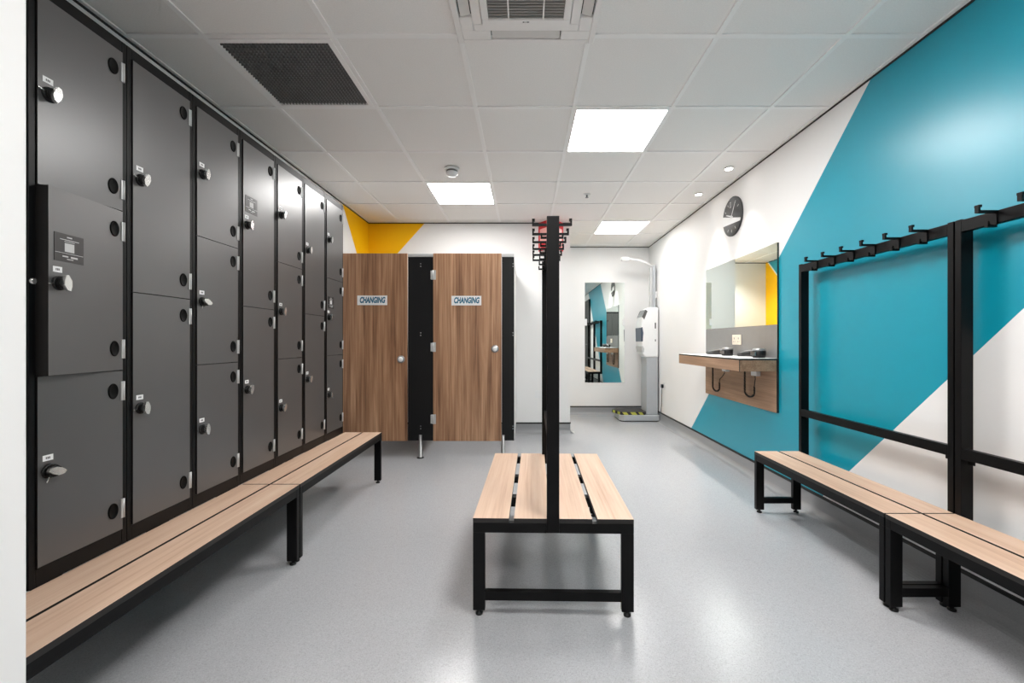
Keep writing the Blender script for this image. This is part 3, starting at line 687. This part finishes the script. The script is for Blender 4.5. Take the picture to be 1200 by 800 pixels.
def connection_box(y, ya, yb, yc, zlo, lab):
    t = thing('connection_box', lab, 'box', (XR - 0.0195, y, 0.85), group='white boxes under the vanity shelf')
    m = MB(); m.box((-0.035, -0.04, -0.022), (0, 0.04, 0.022)); m.build('housing', [M_SOCKW], t, bevel=0.003)
    m = MB(); m.lathe([(0.007, 0), (0.007, 0.008)], (-0.028, yb, -0.030), (0, 0, 1), 12); m.build('cable_gland', [M_BLACKP], t)
    # cord: hanging coiled loop below, thinner lead back up
    bx = -0.028
    pts = [(bx, ya, 0.027)]
    n = 20
    for i in range(n + 1):
        a = PI * i / n
        yy = (ya + yc) / 2 + (ya - yc) / 2 * math.cos(a); zz = zlo + 0.04 - (0.04) * math.sin(a)
        pts.append((bx, yy, zz))
    coil = [pts[0]]
    full = []
    # resample path: straight run down then the bottom arc and half of the rise
    path = [Vector(p) for p in pts] + [Vector((bx, yc, zlo + 0.09))]
    for i in range(len(path) - 1):
        k = max(2, int((path[i + 1] - path[i]).length / 0.0025))
        for q in range(k): full.append(path[i].lerp(path[i + 1], q / k))
    hel = []
    for i, p in enumerate(full):
        tt = (full[min(i + 1, len(full) - 1)] - full[max(0, i - 1)]).normalized(); e1 = Vector((1, 0, 0)); e2 = tt.cross(e1)
        a = i * 1.55; hel.append(p + e1 * 0.0052 * math.cos(a) + e2 * 0.0052 * math.sin(a))
    m = MB(); m.tube(hel, 0.0042, 6); m.build('coiled_cord', [M_BLACKP], t)
    m = MB(); m.tube([(bx, yc, zlo + 0.088), (bx, yc - 0.006, zlo + 0.12), (bx, (yc + yb) / 2 - 0.01, zlo + 0.15), (bx, yb, -0.036)], 0.0035, 8); m.build('lead', [M_BLACKP], t)
connection_box(3.325, 0.145, -0.01, 0.0, -0.195, 'small white connection box with hanging black coiled cord, nearer end under the vanity shelf')
connection_box(3.82, 0.24, 0.0, 0.10, -0.220, 'small white connection box with hanging black coiled cord, farther end under the vanity shelf')
# clock
t = thing('wall_clock', 'round dark wall clock with white wedge high on the white wall', 'clock', (XR, 3.753, 2.216))
m = MB(); m.lathe([(0.172, 0), (0.174, 0.012), (0.167, 0.016), (0.005, 0.016)], (0, 0, 0), (-1, 0, 0), 56); m.build('dial', [M_DARKPL], t)
def onface(y, z, d): return (-0.016 - d, y, z)
m = MB(); r = 0.166
def circ(y0, z0):      # point on rim for a given direction
    a = math.atan2(z0, y0); return (r * math.cos(a), r * math.sin(a))
pa, pb, pc, pd = circ(0.170, 0.040), circ(-0.155, -0.052), circ(-0.155, -0.079), circ(0.165, -0.055)
arc = []
a0, a1 = math.atan2(pd[1], pd[0]), math.atan2(pa[1], pa[0])
for i in range(9): a = a0 + (a1 - a0) * i / 8; arc.append((r * math.cos(a), r * math.sin(a)))
m.prism(arc + [pb, pc], onface(0, 0, 0), (0, 1, 0), (0, 0, 1), (-0.0008, 0, 0)); m.build('white_wedge', [M_TAG], t)
for k in range(12):
    a = k * PI / 6
    if k in (0, 3, 4, 8, 9): continue
    M = Matrix.Translation((-0.0166, 0, 0)) @ Matrix.Rotation(a, 4, 'X') 
    m = MB(); m.box((-0.0006, -0.004, 0.118), (0.0006, 0.004, 0.142), 0, None, M); m.build('hour_mark', [M_INK], t)
def hand(ang, ln, wd, d, name):
    m = MB(); M = Matrix.Translation((-0.017 - d, 0, 0)) @ Matrix.Rotation(ang, 4, 'X')
    m.prism([(-wd, -0.025), (wd, -0.025), (wd * 0.6, ln), (-wd * 0.6, ln)], (0, 0, 0), (0, 1, 0), (0, 0, 1), (-0.0012, 0, 0))
    m.v = [tuple(M @ Vector(p)) for p in m.v]; m.build(name, [M_TAG], t)
hand(0.54, 0.132, 0.0055, 0.0015, 'minute_hand'); hand(-1.21, 0.10, 0.006, 0.0, 'hour_hand')
m = MB()
for a, b in (((0.010, 0.085), (0.016, 0.135)), ((0.030, 0.085), (0.036, 0.135)), ((0.010, 0.129), (0.036, 0.135)), ((0.010, 0.085), (0.036, 0.091))): m.box((-0.0168, *a), (-0.0160, *b))
m.build('top_numeral', [M_INK], t)
m = MB(); m.lathe([(0.012, 0.016), (0.011, 0.022), (0.003, 0.023)], (0, 0, 0), (-1, 0, 0), 18); m.build('hub', [M_TAG], t)

# weighing and height-measuring machine
t = thing('weighing_machine', 'grey and white coin-type weighing and height machine in the alcove corner', 'scale', (1.70, 5.98, 0))
t['label'] = 'grey and white weighing and height machine in the far right corner'
m = MB(); m.prism([(-0.395, -0.17), (-0.345, -0.235), (0.13, -0.235), (0.155, -0.21), (0.155, 0.21), (-0.345, 0.21), (-0.395, 0.16)], (0, 0, 0.012), (1, 0, 0), (0, 1, 0), (0, 0, 0.075)); m.build('base', [M_SCALEGREY], t, bevel=0.008)
m = MB(); m.prism([(-0.385, -0.165), (-0.34, -0.225), (0.145, -0.225), (0.145, 0.2), (-0.385, 0.15)], (0, 0, 0), (1, 0, 0), (0, 1, 0), (0, 0, 0.0125)); m.build('rubber_skid', [M_RUBBER], t)
PLT = [(-0.455, 0.02), (-0.37, -0.20), (-0.05, -0.20), (-0.02, -0.15), (-0.02, 0.17), (-0.37, 0.17)]
m = MB(); m.prism(PLT, (0, 0, 0.088), (1, 0, 0), (0, 1, 0), (0, 0, 0.042)); pl = m.build('platform', [M_RUBBER], t, bevel=0.004)
for (xa, xb) in ((-0.33, -0.27), (-0.22, -0.15), (-0.11, -0.06)):
    m = MB(); m.prism([(xa - 0.03, 0.0), (xb - 0.03, 0.0), (xb, -0.036), (xa, -0.036)], (0, -0.2005, 0.1275), (1, 0, 0), (0, 0, 1), (0, -0.001, 0)); m.build('hazard_stripe', [M_HAZ], pl)
for (u0, u1) in ((0.1, 0.35), (0.6, 0.85)):
    p = Vector((-0.455, 0.02, 0)); q = Vector((-0.37, -0.20, 0)); a, b = p.lerp(q, u0), p.lerp(q, u1); n = Vector((-0.93, -0.36, 0)) * 0.0012
    m = MB(); m.prism([(a.x, a.y), (b.x, b.y), (b.x + n.x, b.y + n.y), (a.x + n.x, a.y + n.y)], (0, 0, 0.092), (1, 0, 0), (0, 1, 0), (0, 0, 0.036)); m.build('hazard_stripe', [M_HAZ], pl)
m = MB(); m.box((-0.015, -0.17, 0.087), (0.145, 0.10, 0.90)); m.build('column', [M_SCALEGREY], t, bevel=0.01)
m = MB(); m.prism([(0.150, 0.88), (0.150, 1.57), (0.03, 1.575), (-0.03, 1.54), (-0.075, 1.44), (-0.095, 1.30), (-0.09, 1.08), (-0.07, 0.93), (-0.03, 0.88)], (0, -0.18, 0), (1, 0, 0), (0, 0, 1), (0, 0.28, 0)); hs = m.build('display_housing', [M_SOCKW], t, bevel=0.02)
m = MB(); m.prism([(-0.097, 1.29), (-0.092, 1.10), (-0.07, 1.10), (-0.062, 1.22), (-0.075, 1.30)], (0, -0.1815, 0), (1, 0, 0), (0, 0, 1), (0, 0.283, 0)); m.build('screen', [M_BLUE], hs)
m = MB(); m.prism([(-0.075, 1.44), (-0.03, 1.54), (-0.005, 1.52), (-0.05, 1.40)], (0, -0.1815, 0), (1, 0, 0), (0, 0, 1), (0, 0.283, 0)); m.build('ticket_slot', [M_PRINT], hs)
m = MB(); m.prism([(-0.09, 1.03), (-0.078, 0.95), (-0.055, 0.95), (-0.05, 1.0), (-0.07, 1.04)], (0, -0.1815, 0), (1, 0, 0), (0, 0, 1), (0, 0.283, 0)); m.build('coin_tray', [M_ALU], hs)
m = MB(); m.box((0.095, -0.1825, 1.28), (0.112, -0.18, 1.36)); m.box((0.098, -0.1825, 1.10), (0.110, -0.18, 1.13)); m.build('coin_slot', [M_PRINT], hs)
m = MB(); m.box((0.1455, -0.12, 0.09), (0.160, 0.10, 1.55)); m.build('back_cover', [M_BLACKP], t, bevel=0.003)
m = MB(); m.box((0.068, -0.07, 1.57), (0.098, 0.0, 2.15)); m.build('mast', [M_ALU], t, bevel=0.003)
m = MB(); m.box((0.100, -0.09, 1.57), (0.135, 0.0, 2.17)); m.build('mast_cover', [M_SCALEGREY], t, bevel=0.005)
m = MB(); m.tube([(0.11, -0.05, 2.155), (0.03, -0.05, 2.205), (-0.08, -0.05, 2.245), (-0.20, -0.05, 2.262), (-0.26, -0.05, 2.264)], [0.018, 0.016, 0.015, 0.015, 0.015], 12); m.build('measuring_arm', [M_SOCKW], t)
m = MB(); m.box((-0.335, -0.10, 2.240), (-0.235, 0.0, 2.285)); m.build('sensor_head', [M_SOCKW], t, bevel=0.01)
m = MB(); m.box((0.1352, -0.08, 1.71), (0.158, -0.03, 1.80)); m.build('sensor_box', [M_SOCKW], t, bevel=0.005)
# plug and socket on the right wall near the machine
t = thing('socket', 'small white wall socket with black plug beside the weighing machine', 'socket', (XR, 5.62, 0.50))
m = MB(); m.box((-0.009, -0.045, -0.045), (0, 0.045, 0.045)); m.build('plate', [M_SOCKW], t, bevel=0.003)
m = MB(); m.box((-0.036, -0.010, -0.022), (-0.009, 0.035, 0.026)); m.build('plug', [M_BLACKP], t, bevel=0.006)
m = MB(); m.tube([(-0.025, 0.012, -0.022), (-0.022, 0.03, -0.12), (-0.018, 0.05, -0.26), (-0.012, 0.10, -0.36)], 0.0045, 8); m.build('flex', [M_BLACKP], t)
t = thing('socket', 'small white socket plate low on the wall right of the cubicles', 'socket', (0.165, YB, 0.47))
m = MB(); m.box((-0.043, -0.009, -0.043), (0.043, 0, 0.043)); m.build('plate', [M_SOCKW], t, bevel=0.003)
m = MB(); m.box((-0.010, -0.013, -0.014), (0.010, -0.009, 0.014)); m.build('switch', [M_SOCKW], t, bevel=0.001)
